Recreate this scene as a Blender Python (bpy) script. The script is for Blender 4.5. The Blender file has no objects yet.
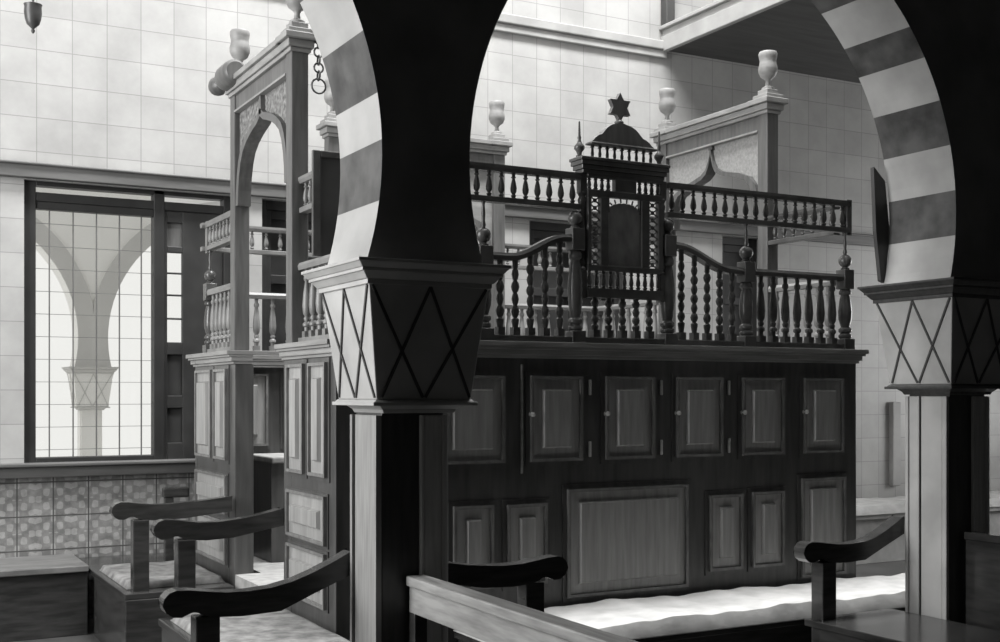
import bpy, math, random
from mathutils import Vector, Matrix
random.seed(7)
C = bpy.context.scene.collection
SC = bpy.context.scene
PI = math.pi

# ------------------------------------------------------------------ materials
def nd(t, kind, **kw):
    n = t.nodes.new(kind)
    for k, v in kw.items():
        setattr(n, k, v)
    return n

def base_mat(name, rough=.5, spec=.5):
    m = bpy.data.materials.new(name); m.use_nodes = True
    t = m.node_tree; b = t.nodes['Principled BSDF']
    b.inputs['Roughness'].default_value = rough
    b.inputs['Specular IOR Level'].default_value = spec
    return m, t, b

def grey(v):
    return (v, v * .995, v * .975, 1)

def mat(name, a, b2, rough=.5, scale=6., stretch=(1, 1, 1), detail=6., spec=.5, bump=0., coords='Object'):
    """mottled two-tone surface; stretch draws it out into wood grain"""
    m, t, b = base_mat(name, rough, spec)
    tc = nd(t, 'ShaderNodeTexCoord'); mp = nd(t, 'ShaderNodeMapping')
    mp.inputs['Scale'].default_value = stretch
    nz = nd(t, 'ShaderNodeTexNoise'); nz.inputs['Scale'].default_value = scale; nz.inputs['Detail'].default_value = detail
    rp = nd(t, 'ShaderNodeValToRGB')
    rp.color_ramp.elements[0].position = .32; rp.color_ramp.elements[0].color = grey(a)
    rp.color_ramp.elements[1].position = .68; rp.color_ramp.elements[1].color = grey(b2)
    t.links.new(tc.outputs[coords], mp.inputs['Vector']); t.links.new(mp.outputs[0], nz.inputs['Vector'])
    t.links.new(nz.outputs['Fac'], rp.inputs['Fac']); t.links.new(rp.outputs[0], b.inputs['Base Color'])
    if bump:
        bp = nd(t, 'ShaderNodeBump'); bp.inputs['Strength'].default_value = bump; bp.inputs['Distance'].default_value = .01
        t.links.new(nz.outputs['Fac'], bp.inputs['Height']); t.links.new(bp.outputs[0], b.inputs['Normal'])
    return m

def math_node(t, op, a, b=None):
    n = nd(t, 'ShaderNodeMath', operation=op)
    for i, x in enumerate((a, b)):
        if x is None: continue
        if isinstance(x, (int, float)): n.inputs[i].default_value = x
        else: t.links.new(x, n.inputs[i])
    return n.outputs[0]

def tile_mat(name, size, ox, oz, c1, c2, joint, jw, rough=.35, ornament=False, mottle=3., jvis=1.):
    """square tiles on the walls (along X or Y, and Z), joints of their own colour"""
    m, t, b = base_mat(name, rough, .4)
    g = nd(t, 'ShaderNodeNewGeometry'); sp = nd(t, 'ShaderNodeSeparateXYZ')
    t.links.new(g.outputs['Position'], sp.inputs[0])
    h = math_node(t, 'ADD', sp.outputs[0], sp.outputs[1])
    def cell(src, off):
        u = math_node(t, 'DIVIDE', math_node(t, 'SUBTRACT', src, off), size)
        f = math_node(t, 'FRACT', u)
        return u, f
    ux, fx = cell(h, ox); uz, fz = cell(sp.outputs[2], oz)
    def edge(f):
        d = math_node(t, 'ABSOLUTE', math_node(t, 'SUBTRACT', f, .5))
        return math_node(t, 'GREATER_THAN', d, .5 - jw / size / 2)
    j = math_node(t, 'MULTIPLY', math_node(t, 'MAXIMUM', edge(fx), edge(fz)), jvis)
    nz = nd(t, 'ShaderNodeTexNoise'); nz.inputs['Scale'].default_value = mottle; nz.inputs['Detail'].default_value = 7
    nz.inputs['Roughness'].default_value = .62
    t.links.new(g.outputs['Position'], nz.inputs['Vector'])
    fac = nz.outputs['Fac']
    # every tile a shade of its own
    cb = nd(t, 'ShaderNodeCombineXYZ')
    t.links.new(math_node(t, 'FLOOR', ux), cb.inputs[0]); t.links.new(math_node(t, 'FLOOR', uz), cb.inputs[1])
    wn = nd(t, 'ShaderNodeTexWhiteNoise'); t.links.new(cb.outputs[0], wn.inputs['Vector'])
    fac = math_node(t, 'ADD', fac, math_node(t, 'MULTIPLY', math_node(t, 'SUBTRACT', wn.outputs['Value'], .5), .16))
    if ornament:
        ax = math_node(t, 'ABSOLUTE', math_node(t, 'SUBTRACT', fx, .5)); az = math_node(t, 'ABSOLUTE', math_node(t, 'SUBTRACT', fz, .5))
        r2 = math_node(t, 'SQRT', math_node(t, 'ADD', math_node(t, 'MULTIPLY', ax, ax), math_node(t, 'MULTIPLY', az, az)))
        lob = math_node(t, 'SINE', math_node(t, 'MULTIPLY', math_node(t, 'SUBTRACT', ax, az), 15.))
        ring = math_node(t, 'SINE', math_node(t, 'MULTIPLY', r2, 21.))
        pat = math_node(t, 'GREATER_THAN', math_node(t, 'ADD', lob, ring), .25)
        fac = math_node(t, 'ADD', math_node(t, 'MULTIPLY', pat, .2), math_node(t, 'MULTIPLY', fac, .78))
    rp = nd(t, 'ShaderNodeValToRGB')
    rp.color_ramp.elements[0].position = .3; rp.color_ramp.elements[0].color = grey(c1)
    rp.color_ramp.elements[1].position = .7; rp.color_ramp.elements[1].color = grey(c2)
    t.links.new(fac, rp.inputs['Fac'])
    mx = nd(t, 'ShaderNodeMix', data_type='RGBA')
    t.links.new(j, mx.inputs[0]); t.links.new(rp.outputs[0], mx.inputs[6]); mx.inputs[7].default_value = grey(joint)
    t.links.new(mx.outputs[2], b.inputs['Base Color'])
    return m

def glass_mat():
    m = bpy.data.materials.new('window_glass'); m.use_nodes = True
    t = m.node_tree; t.nodes.clear()
    o = nd(t, 'ShaderNodeOutputMaterial'); mx = nd(t, 'ShaderNodeMixShader')
    tr = nd(t, 'ShaderNodeBsdfTransparent'); tr.inputs[0].default_value = (.93, .93, .92, 1)
    gl = nd(t, 'ShaderNodeBsdfGlossy'); gl.inputs['Roughness'].default_value = .04
    fr = nd(t, 'ShaderNodeFresnel'); fr.inputs[0].default_value = 1.45
    t.links.new(fr.outputs[0], mx.inputs[0]); t.links.new(tr.outputs[0], mx.inputs[1]); t.links.new(gl.outputs[0], mx.inputs[2])
    t.links.new(mx.outputs[0], o.inputs[0])
    return m

M = {
 'stile':   mat('varnished_wood', .050, .085, .32, 5, (6, 6, .7), bump=.05),
 'mould':   mat('pale_glint_moulding', .13, .20, .25, 6, (4, 4, 2)),  # edge glints of the mouldings put into a paler colour; centre board shares it
 'litturned': mat('lit_turned_wood', .14, .22, .4, 8),  # paler copy of turned wood; light on side and back runs put into colour
 'panel':   mat('panel_wood', .23, .33, .38, 6, (7, 7, .6), bump=.05),
 'cornice': mat('cornice_wood', .17, .27, .36, 6, (.7, .7, 7)),
 'turned':  mat('turned_dark_wood', .05, .095, .25, 8),
 'gate':    mat('gateway_wood', .075, .125, .42, 6, (6, 6, .7)),
 'gatecap': mat('pale_gateway_wood', .20, .29, .5, 7, (1, 1, 4)),
 'spandrel':mat('carved_spandrel', .06, .26, .6, 42, detail=3., bump=.5),
 'palespan':mat('pale_spandrel', .24, .34, .6, 60, detail=3., bump=.15),
 'seatcloth':mat('grey_seat_cloth', .10, .26, .9, 16, bump=.4),
 'benchtop':mat('worn_bench_top', .09, .17, .5, 9, (.8, 5, 1)),
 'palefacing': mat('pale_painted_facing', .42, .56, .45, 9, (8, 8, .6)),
 'bench':   mat('bench_wood', .024, .05, .2, 7, (.8, .8, 5)),
 'rail':    mat('worn_rail_wood', .20, .38, .45, 9, (5, .6, 5)),
 'pier':    mat('pier_facing', .22, .33, .42, 9, (8, 8, .6), bump=.04),
 'pierdark':mat('pier_core_wood', .035, .06, .4, 8, (6, 6, .7)),
 'capital': mat('capital_facing', .32, .45, .5, 5),
 'strip':   mat('lozenge_strip', .03, .05, .5, 6),
 'plaster': mat('arch_plaster', .16, .24, .75, 4),
 'pale_vs': mat('pale_voussoir', .30, .40, .6, 5),
 'dark_vs': mat('dark_voussoir', .02, .085, .5, 9, detail=9.),
 'cloth':   mat('white_bench_cloth', .36, .48, .9, 9, bump=.5),
 'mat':     mat('pale_floor_matting', .22, .34, .9, 14, bump=.3),
 'frame':   mat('window_frame_wood', .012, .022, .5, 6),
 'header':  mat('window_header_wood', .075, .12, .5, 5, (.6, .6, 6)),
 'lead':    mat('window_lead', .09, .13, .5, 6),
 'shutter': mat('shutter_wood', .014, .03, .5, 6),
 'floor':   mat('stone_floor', .05, .09, .4, 3, coords='Object'),
 'ceil':    mat('ceiling_plaster', .3, .4, .8, 2),
 'soffit':  mat('gallery_boards', .035, .06, .6, 4, (.6, 5, 1)),
 'fascia':  mat('gallery_fascia', .26, .36, .55, 4),
 'plainwall': mat('plain_wall', .25, .35, .8, 2),
 'darkroom': mat('dim_wall', .08, .12, .8, 2),
 'court':   mat('courtyard_plaster', .88, .92, .9, 2),
 'courtrim':mat('courtyard_arch_rim', .58, .64, .9, 2),
 'courtfl': mat('courtyard_paving', .8, .85, .9, 2),
 'iron':    mat('dark_iron', .03, .06, .4, 9),
 'brass':   mat('brass', .4, .55, .3, 9),
 'walltile': tile_mat('wall_tile', .2045, 1.19 + 7.64, 3.03, .30, .40, .15, .005, .4, mottle=2.6, jvis=.6),
 'dadotile': tile_mat('dado_tile', .2045, 1.08 + 7.64, .43, .14, .34, .06, .007, .3, ornament=True, mottle=14.),
 'glass': glass_mat(),
}

# ------------------------------------------------------------------ mesh builder
class MB:
    def __init__(s):
        s.v = []; s.f = []; s.mi = []; s.sm = []
    def add(s, vs, fs, mi=0, smooth=False, mat4=None):
        o = len(s.v)
        s.v += [tuple(mat4 @ Vector(p)) if mat4 else tuple(p) for p in vs]
        s.f += [[i + o for i in f] for f in fs]
        s.mi += [mi] * len(fs) if isinstance(mi, int) else list(mi)
        s.sm += [smooth] * len(fs)
        return s
    def box(s, x0, x1, y0, y1, z0, z1, mi=0, mat4=None):
        x0, x1 = sorted((x0, x1)); y0, y1 = sorted((y0, y1)); z0, z1 = sorted((z0, z1))
        vs = [(x0,y0,z0),(x1,y0,z0),(x1,y1,z0),(x0,y1,z0),(x0,y0,z1),(x1,y0,z1),(x1,y1,z1),(x0,y1,z1)]
        fs = [(0,3,2,1),(4,5,6,7),(0,1,5,4),(1,2,6,5),(2,3,7,6),(3,0,4,7)]
        return s.add(vs, fs, mi, False, mat4)
    def frustum(s, cx, cy, z0, h0, z1, h1, mi=0):
        """square block tapering from half-width h0 to h1"""
        vs = [(cx+a*h0, cy+b*h0, z0) for a, b in ((-1,-1),(1,-1),(1,1),(-1,1))] + [(cx+a*h1, cy+b*h1, z1) for a, b in ((-1,-1),(1,-1),(1,1),(-1,1))]
        fs = [(0,3,2,1),(4,5,6,7),(0,1,5,4),(1,2,6,5),(2,3,7,6),(3,0,4,7)]
        return s.add(vs, fs, mi)
    def lathe(s, prof, cx=0, cy=0, cz=0, n=14, mi=0, mat4=None):
        """prof: (radius, z) from bottom to top"""
        vs = []; fs = []
        for r, z in prof:
            for k in range(n):
                a = 2*PI*k/n
                vs.append((cx + r*math.cos(a), cy + r*math.sin(a), cz + z))
        m = len(prof)
        for i in range(m-1):
            for k in range(n):
                fs.append((i*n+k, i*n+(k+1) % n, (i+1)*n+(k+1) % n, (i+1)*n+k))
        s.add(vs, fs, mi, True, mat4)
        return s.add(vs[:n] + vs[-n:], [tuple(range(n-1, -1, -1)), tuple(range(n, 2*n))], mi, False, mat4)
    def prism(s, poly, axis, a0, a1, mi=0, side_mi=None, mat4=None, side_smooth=False):
        """extrude a 2-D outline along an axis: 'y' -> (x,z), 'x' -> (y,z), 'z' -> (x,y)"""
        area = sum(poly[i][0]*poly[(i+1) % len(poly)][1] - poly[(i+1) % len(poly)][0]*poly[i][1] for i in range(len(poly)))
        side = list(side_mi) if side_mi is not None else [mi]*len(poly)
        if area < 0:
            poly = poly[::-1]
            side = side[::-1]; side = side[1:] + side[:1]
        def P(p, a):
            return {'y': (p[0], a, p[1]), 'x': (a, p[0], p[1]), 'z': (p[0], p[1], a)}[axis]
        n = len(poly)
        vs = [P(p, a0) for p in poly] + [P(p, a1) for p in poly]
        flip = (axis == 'y') != (a1 < a0)
        lo = list(range(n)); hi = list(range(n, 2*n))
        caps = [lo[::-1], hi]
        sides = [(i, (i+1) % n, n+(i+1) % n, n+i) for i in range(n)]
        if flip:
            caps = [c[::-1] for c in caps]; sides = [q[::-1] for q in sides]
        s.add(vs, caps, mi, False, mat4)
        return s.add(vs, sides, side, side_smooth, mat4)
    def sweep(s, path, sec, up=Vector((0,0,1)), mi=0, smooth=False):
        """closed section sec [(side, up)] carried along a path"""
        path = [Vector(p) for p in path]; n = len(sec); vs = []; fs = []
        for i, p in enumerate(path):
            t = (path[min(i+1, len(path)-1)] - path[max(i-1, 0)]).normalized()
            sd = t.cross(up).normalized(); u2 = sd.cross(t).normalized()
            vs += [tuple(p + sd*a + u2*b) for a, b in sec]
        for i in range(len(path)-1):
            for k in range(n):
                fs.append((i*n+k, i*n+(k+1) % n, (i+1)*n+(k+1) % n, (i+1)*n+k))
        s.add(vs, fs, mi, smooth)
        e = len(vs) - n
        return s.add(vs[:n] + vs[-n:], [tuple(range(n-1, -1, -1)), tuple(range(n, 2*n))], mi)
    def tube(s, path, r, n=8, mi=0):
        return s.sweep(path, [(r*math.cos(2*PI*k/n), r*math.sin(2*PI*k/n)) for k in range(n)], Vector((.13,.21,.97)).normalized(), mi, True)
    def build(s, name, mats, parent=None, bevel=0., label=None):
        me = bpy.data.meshes.new(name)
        me.from_pydata(s.v, [], s.f)
        for m in (mats if isinstance(mats, (list, tuple)) else [mats]):
            me.materials.append(M[m] if isinstance(m, str) else m)
        for p, i, q in zip(me.polygons, s.mi, s.sm):
            p.material_index = i; p.use_smooth = q
        me.update()
        if any(s.sm):
            me.set_sharp_from_angle(angle=math.radians(48))
        o = bpy.data.objects.new(name, me); C.objects.link(o)
        if parent is not None:
            o.parent = parent
            w = Matrix.Translation(parent.location) if parent.parent is None and parent.type == 'EMPTY' else Matrix.Identity(4)
            r = parent
            while r.parent is not None: r = r.parent
            if r.type == 'EMPTY' and r.location.length > 0:
                # meshes are written in world coordinates; the root Empty carries the place
                if parent is r:
                    o.matrix_parent_inverse = Matrix.Translation(r.location).inverted()
        if bevel:
            b = o.modifiers.new('edge', 'BEVEL'); b.width = bevel; b.segments = 2; b.limit_method = 'ANGLE'; b.angle_limit = math.radians(40)
        if label: o['label'] = label
        return o

def thing(name, label, cat, loc, group=None):
    o = bpy.data.objects.new(name, None); C.objects.link(o); o.location = loc
    o.empty_display_size = .1
    o['label'] = label; o['category'] = cat
    if group: o['group'] = group
    return o
def tag(o, label, cat, group=None):
    o['label'] = label; o['category'] = cat
    if group: o['group'] = group
    return o
def struct(o):
    o['kind'] = 'structure'; return o

# ------------------------------------------------------------------ measures (metres; X along the bimah front, Y away from it)
XL, XR, YF, YN = 1.78, 4.60, 4.58, 7.02     # bimah outer faces
YB = 7.64                                    # window wall
ZT = 1.60                                    # bimah cornice top
ZFL = .42                                    # bimah floor
RX0, RX1, RY0, RZ = -2.4, 10.2, -3.2, 8.8    # room

# ------------------------------------------------------------------ the setting
struct(MB().box(RX0-.2, RX1+.2, RY0-.2, YB+.26, -.2, 0).build('floor', 'floor'))
# ceiling with a long skylight over the bimah side of the arcade
SKX0, SKX1, SKY0, SKY1 = 1.0, 6.2, 4.3, 5.9
cm = MB().box(RX0-.2, RX1+.2, RY0-.2, SKY0, RZ, RZ+.2).box(RX0-.2, RX1+.2, SKY1, YB+.26, RZ, RZ+.2).box(RX0-.2, SKX0, SKY0, SKY1, RZ, RZ+.2).box(SKX1, RX1+.2, SKY0, SKY1, RZ, RZ+.2)
struct(cm.build('ceiling', 'ceil'))
struct(MB().box(RX1, RX1+.2, RY0, 4.4, 0, RZ).box(RX1, RX1+.2, 6.9, YB+.26, 0, RZ).box(RX1, RX1+.2, 4.4, 6.9, 0, .9).box(RX1, RX1+.2, 4.4, 6.9, 3.6, RZ).build('wall_right', 'walltile'))  # unseen opening added to brighten the wall under the gallery
struct(MB().box(RX0, RX1, RY0-.2, RY0, 0, RZ).build('wall_front', 'darkroom'))
# window wall (back): openings
OPEN = [(.915, 2.20, .955, 2.655), (2.376, 3.30, .955, 2.655), (4.40, 5.30, .955, 2.655), (6.20, 6.62, .955, 2.655)]
wb = MB(); xs = RX0 - .2
Y0, Y1 = YB, YB + .26
ZD = .868
for (a, b, z0, z1) in OPEN:
    wb.box(xs, a, Y0, Y1, ZD, 2.655, 0)
    wb.box(a, b, Y0, Y1, ZD, z0, 0)
    xs = b
wb.box(xs, RX1 + .2, Y0, Y1, ZD, 2.655, 0)
wb.box(RX0 - .2, RX1 + .2, Y0, Y1, 2.655, RZ, 0)
wb.box(RX0 - .2, 4.9, Y0, Y1, 0, ZD, 1)
wb.box(4.9, RX1 + .2, Y0, Y1, 0, ZD, 0)
struct(wb.build('wall_back', ['walltile', 'dadotile']))
# left wall with a tall opening that lets the daylight in (outside the photograph)
wl = MB(); LW = [(3.95, 6.0)]
y = RY0
for a, b in LW:
    wl.box(RX0-.2, RX0, y, a, 0, RZ); wl.box(RX0-.2, RX0, a, b, 0, .9); wl.box(RX0-.2, RX0, a, b, 4.8, RZ); y = b
wl.box(RX0-.2, RX0, y, YB, 0, RZ)
struct(wl.build('wall_left', 'plainwall'))
# header band, sill band, string course
struct(MB().box(RX0, RX1, YB-.045, YB, 2.66, 2.742).box(RX0, RX1, YB-.06, YB, 2.735, 2.752).build('trim_1', 'header', bevel=.006))
t2 = MB().box(RX0, 4.9, YB-.06, YB+.02, .87, .935).box(RX0, 4.9, YB-.085, YB+.05, .935, .957)
struct(t2.build('trim_2', 'header', bevel=.006))
struct(MB().box(RX0, 5.63, YB-.05, YB, 4.06, 4.13).box(RX0, 5.63, YB-.03, YB, 4.0, 4.06).build('trim_3', 'fascia', bevel=.008))
struct(MB().box(8.06, 8.16, YB-.05, YB, .56, 1.30).build('trim_4', 'fascia', bevel=.008))

# gallery overhead at the far right
gal = MB().box(5.63, RX1, 4.5, YB, 4.07, 4.16)
struct(gal.build('balcony_slab', 'soffit'))
bf = MB().box(5.585, 5.63, 4.5, YB, 4.05, 4.17).box(5.60, 5.63, 4.5, YB, 4.17, 4.22).box(5.57, 5.63, 4.5, YB, 4.22, 4.25)
struct(bf.build('balcony_trim', 'fascia', bevel=.006))
pr = thing('balcony_railing', 'grey post and rail railing on the edge of the overhead balcony', 'railing', (5.62, YB-.3, 4.33))
MB().box(5.58, 5.66, YB-.09, YB-.01, 4.25, 5.2).build('post', 'soffit', pr, .006)
MB().box(5.58, 5.66, 5.2, 5.28, 4.25, 5.2).build('post', 'soffit', pr, .006)
MB().box(5.585, 5.655, 4.5, YB-.01, 5.2, 5.25).build('handrail', 'fascia', pr, .006)

# ---- window 1: leaded casement
w1 = MB()
X0, X1 = .915, 2.20
w1.box(.915, .985, YB+.03, YB+.12, .955, 2.655)          # jamb
w1.box(1.685, 1.752, YB+.03, YB+.12, .955, 2.655)        # mullion
w1.box(2.13, 2.20, YB+.03, YB+.12, .955, 2.655)
w1.box(.985, 2.13, YB+.035, YB+.115, 2.535, 2.59)        # transom bar
w1.box(.985, 2.13, YB+.03, YB+.12, 2.63, 2.655)
w1.box(.985, 1.685, YB+.03, YB+.12, .955, .985)
w1.box(.985, 1.685, YB+.04, YB+.11, 2.49, 2.535)
win = struct(w1.build('window_1', 'frame', bevel=.004))
ld = MB()
for x in (1.067, 1.205, 1.343, 1.481, 1.615):
    ld.box(x-.0035, x+.0035, YB+.062, YB+.074, .985, 2.49)
z = 2.406
while z > 1.0:
    ld.box(.985, 1.685, YB+.064, YB+.072, z-.0014, z+.0014); z -= .1375
struct(ld.build('window_1_muntin', 'lead'))
struct(MB().box(.985, 1.685, YB+.066, YB+.070, .985, 2.49).box(.985, 1.685, YB+.066, YB+.070, 2.59, 2.63).build('window_1_glass', 'glass'))
# the wooden leaf next to it: glazed above, panelled below
lf = thing('shutter', 'dark wooden casement leaf with small panes above solid panels, beside the bright leaded window', 'shutter', (1.94, YB+.06, .955))
s = MB(); ya, yb = YB+.045, YB+.085
s.box(1.752, 1.772, ya, yb, .955, 2.535); s.box(1.868, 2.13, ya, yb, .955, 2.535)
for z0, z1 in ((.955, 1.06), (1.28, 1.36), (1.62, 1.70), (2.27, 2.31), (2.46, 2.535)):
    s.box(1.772, 1.868, ya, yb, z0, z1)
for z in (1.85, 2.0, 2.14): s.box(1.772, 1.868, ya+.01, yb-.01, z-.006, z+.006)
s.build('leaf_frame', 'shutter', lf, .004)
MB().box(1.772, 1.868, ya+.018, yb-.004, 1.06, 1.28).build('lower_panel', 'shutter', lf, .003)
MB().box(1.772, 1.868, ya+.018, yb-.004, 1.36, 1.62).build('lower_panel', 'shutter', lf, .003)
MB().box(1.772, 1.868, ya+.018, ya+.022, 1.70, 2.27).build('pane', 'glass', lf)
MB().box(1.772, 1.868, ya+.018, ya+.022, 2.31, 2.46).build('upper_panel', 'gate', lf)
# closed shutters in the other openings
for k, (a, b, z0, z1) in enumerate(OPEN[1:]):
    m = MB(); y0 = YB + .12
    m.box(a, a+.05, y0-.05, y0+.05, z0, z1).box(b-.05, b, y0-.05, y0+.05, z0, z1).box(a+.05, b-.05, y0-.05, y0+.05, z1-.06, z1).box(a+.05, b-.05, y0-.05, y0+.05, z0, z0+.05)
    n = 2 if b - a > .5 else 1
    for q in range(n):
        c0 = a + .05 + q*(b-a-.1)/n; c1 = a + .05 + (q+1)*(b-a-.1)/n
        m.box(c0, c0+.04, y0-.03, y0+.03, z0+.05, z1-.06).box(c1-.04, c1, y0-.03, y0+.03, z0+.05, z1-.06)
        for zz in (z0+.05, z0+.6, z0+1.15, z1-.12): m.box(c0+.04, c1-.04, y0-.03, y0+.03, zz, zz+.06)
        m.box(c0+.04, c1-.04, y0-.005, y0+.02, z0+.05, z1-.06)
    struct(m.build('window_%d' % (k+2), 'shutter', bevel=.003))

# ---- the court beyond the window
struct(MB().box(-6, 8, YB+.26, 17.5, -.2, -.02).build('courtyard_ground', 'courtfl'))

# ------------------------------------------------------------------ arcade: piers with flared capitals, horseshoe arches in striped stone
AY0, AY1 = 3.535, 3.905
AZC, AR = 2.14, 1.157
def arch_pts(cx, cz, R, zs, side, n=44):
    """intrados from the springing (z = zs) up to the crown; side -1 = springs from the arch's -X pier"""
    t0 = math.asin((zs-cz)/R); t1 = PI/2
    out = []
    for i in range(n+1):
        t = t0 + (t1-t0)*i/n
        out.append((cx + side*R*math.cos(t), cz + R*math.sin(t), t))
    return out
def half_bay(mb, xp, cx, side, zs, ztop, y0, y1, R=AR, cz=AZC, stripes=True, mi=0, n=44):
    pts = arch_pts(cx, cz, R, zs, side, n)
    poly = [(xp, zs)] + [(p[0], p[1]) for p in pts] + [(cx, ztop), (xp, ztop)]
    sm = [mi]*len(poly)
    if stripes:
        t0 = pts[0][2]
        for i in range(len(pts)-1):
            tm = (pts[i][2] + pts[i+1][2])/2
            band = int((tm - t0)/math.radians(9.25))
            sm[1+i] = 1 if band % 2 == 0 else 2
    mb.prism(poly, 'y', y0, y1, mi, sm)
PCX, QCX, PCY = 1.650, 4.281, 3.72
PX = PCX; QX = QCX
CD = (PCX + .157 + QCX - .157)/2; RD = (QCX - .157 - PCX - .157)/2      # arch between the two piers
wa = MB()
half_bay(wa, PCX, CD, -1, 1.795, RZ, AY0, AY1, RD)
half_bay(wa, QCX, CD, 1, 1.855, RZ, AY0, AY1, RD)
half_bay(wa, PCX, PCX-.157-RD, 1, 1.795, RZ, AY0, AY1, RD)
half_bay(wa, QCX, QCX+.157+RD, -1, 1.855, RZ, AY0, AY1, RD)
wa.box(RX0, PCX-.157-RD, AY0, AY1, AZC+RD, RZ)
wa.box(QCX+.157+RD, RX1, AY0, AY1, AZC+RD, RZ)
struct(wa.build('wall_arcade', ['plaster', 'pale_vs', 'dark_vs']))

bb = tag(MB().prism([(4.030,2.39),(4.10,2.33),(4.130,2.1),(4.10,1.87),(4.075,1.88),(4.045,2.1)], 'y', 3.908, 3.928).build('shade_strip', 'strip', None, .003),
         'narrow dark strip standing in for the shaded reveal behind the striped arch foot above the far pier', 'board')  # dark strip in place of the arch's shaded rear reveal

def strip_on(mb, p, q, w, th, nrm):
    """a raised strip from p to q lying on a face of outward normal nrm"""
    p, q, nrm = Vector(p), Vector(q), Vector(nrm).normalized()
    d = (q-p).normalized(); sd = d.cross(nrm).normalized()*w/2
    lo = -nrm*.002; hi = nrm*th
    vs = [p-sd+lo, p+sd+lo, q+sd+lo, q-sd+lo, p-sd+hi, p+sd+hi, q+sd+hi, q-sd+hi]
    mb.add(vs, [(0,3,2,1),(4,5,6,7),(0,1,5,4),(1,2,6,5),(2,3,7,6),(3,0,4,7)])

def pier(cx, cy, dz, label, mats=('pierdark','pier','capital','strip','pierdark'), cat='pier', detail=True, shift=0.):
    core, face, cap, stp, corn = mats
    t = thing('pier', label, cat, (cx, cy, 0))
    h = .112; c0 = cx; cx = cx + shift
    MB().box(cx-h, cx+h, cy-h, cy+h, 0, 1.325+dz).build('shaft', core, t, .004)
    MB().frustum(cx, cy, 0, .17, .16, .17).frustum(cx, cy, .16, .17, .20, .125).build('plinth', core, t, .005)
    # facing boards with beaded edges: one on the -X face, one on the right of the front face
    z0, z1 = .20, 1.30+dz
    if detail:
        b = MB(); x = cx-h
        gv = .040 if dz else .096
        b.box(x-.012, x, cy-.082, cy+gv-.006, z0, z1).box(x-.012, x, cy+gv+.006, cy+.104, z0, z1)
        b.box(x-.020, x, cy-.112, cy-.088, z0, z1).box(x-.020, x, cy+.100, cy+.118, z0, z1)
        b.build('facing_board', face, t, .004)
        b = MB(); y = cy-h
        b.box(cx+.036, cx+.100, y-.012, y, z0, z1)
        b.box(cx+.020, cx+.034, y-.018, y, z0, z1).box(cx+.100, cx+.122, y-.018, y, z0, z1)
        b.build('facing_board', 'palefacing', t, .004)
    else:
        MB().box(cx-h-.012, cx-h, cy-.09, cy+.09, z0, z1).build('facing_board', face, t)
    cx = c0
    zb, zt = 1.352+dz, 1.722+dz; hb, ht = .170, .214
    MB().frustum(cx, cy, zb-.045, .128, zb-.033, .134).frustum(cx, cy, zb-.033, .134, zb-.02, .15).frustum(cx, cy, zb-.02, .187, zb-.008, .187).frustum(cx, cy, zb-.008, .180, zb, .172).build('neck_moulding', corn, t, .002)
    MB().frustum(cx, cy, zb, hb, zt, ht).build('capital', cap, t, .004)
    st = MB()
    def fp(face_i, s, tt):
        hh = hb + (ht-hb)*tt; zz = zb + (zt-zb)*tt
        return {0: (cx-hh, cy-hh*s, zz), 1: (cx+hh*s, cy-hh, zz), 2: (cx+hh, cy+hh*s, zz), 3: (cx-hh*s, cy+hh, zz)}[face_i]
    sl = (ht-hb)/(zt-zb)
    for i, nrm in enumerate(((-1,0,-sl),(0,-1,-sl),(1,0,-sl),(0,1,-sl))):
        for (a, ta, b, tb) in ((-.95,.985,-.05,.02),(0,.985,-.9,.02),(0,.985,.95,.02),(.95,.985,.0,.02)):
            strip_on(st, fp(i, a, ta), fp(i, b, tb), .009, .005, nrm)
    st.build('lozenge_strip', stp, t)
    c = MB()
    c.frustum(cx, cy, zt-.004, .222, zt+.012, .222).frustum(cx, cy, zt+.012, .226, zt+.034, .244).frustum(cx, cy, zt+.034, .250, zt+.045, .250).frustum(cx, cy, zt+.045, .252, zt+.062, .266).frustum(cx, cy, zt+.062, .270, zt+.073, .270)
    c.build('cornice', corn, t, .002)
    return t
pier(PCX, PCY, 0, 'square panelled pier with flared lozenge capital carrying the arches in front of the bimah', mats=('pierdark','pier','capital','strip','capital'), shift=-.016)
pier(QCX, PCY, .06, 'square pier with flared lozenge capital by the far corner of the bimah', mats=('pierdark','capital','capital','strip','pierdark'))
# the same arcade again across the court
CY = 14.0
cw = MB(); RC = 1.45
for sx in (1, -1):
    half_bay(cw, 2.40, 2.40 + sx*(RC+.16), -sx, 1.66, 5.2, CY, CY+.35, RC, 2.0, False)
    half_bay(cw, 2.40 + sx*2*(RC+.16), 2.40 + sx*(RC+.16), sx, 1.66, 5.2, CY, CY+.35, RC, 2.0, False)
struct(cw.build('wall_courtyard', 'court'))
cr = MB()
for sx in (1, -1):
    for s2 in (1, -1):
        pts = arch_pts(2.40 + sx*(RC+.16), 2.0, RC, 1.66, s2, 24); out = arch_pts(2.40 + sx*(RC+.16), 2.0, RC+.2, 1.66, s2, 24)
        for i in range(24):
            cl = lambda p: ((max if sx > 0 else min)(p[0], 2.40) if sx*s2 < 0 else p[0], p[1])
            q = [pts[i][:2], pts[i+1][:2], cl(out[i+1]), cl(out[i])]
            if abs(q[2][0]-q[1][0]) + abs(q[3][0]-q[0][0]) < .02: continue
            cr.prism([(p[0], p[1]) for p in q], 'y', CY-.03, CY+.002)
struct(cr.build('trim_5', 'courtrim'))
pier(2.40, CY+.17, -.12, 'pale courtyard pier with flared capital seen through the leaded window', mats=('court','court','court','courtrim','courtrim'), detail=False)

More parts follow.
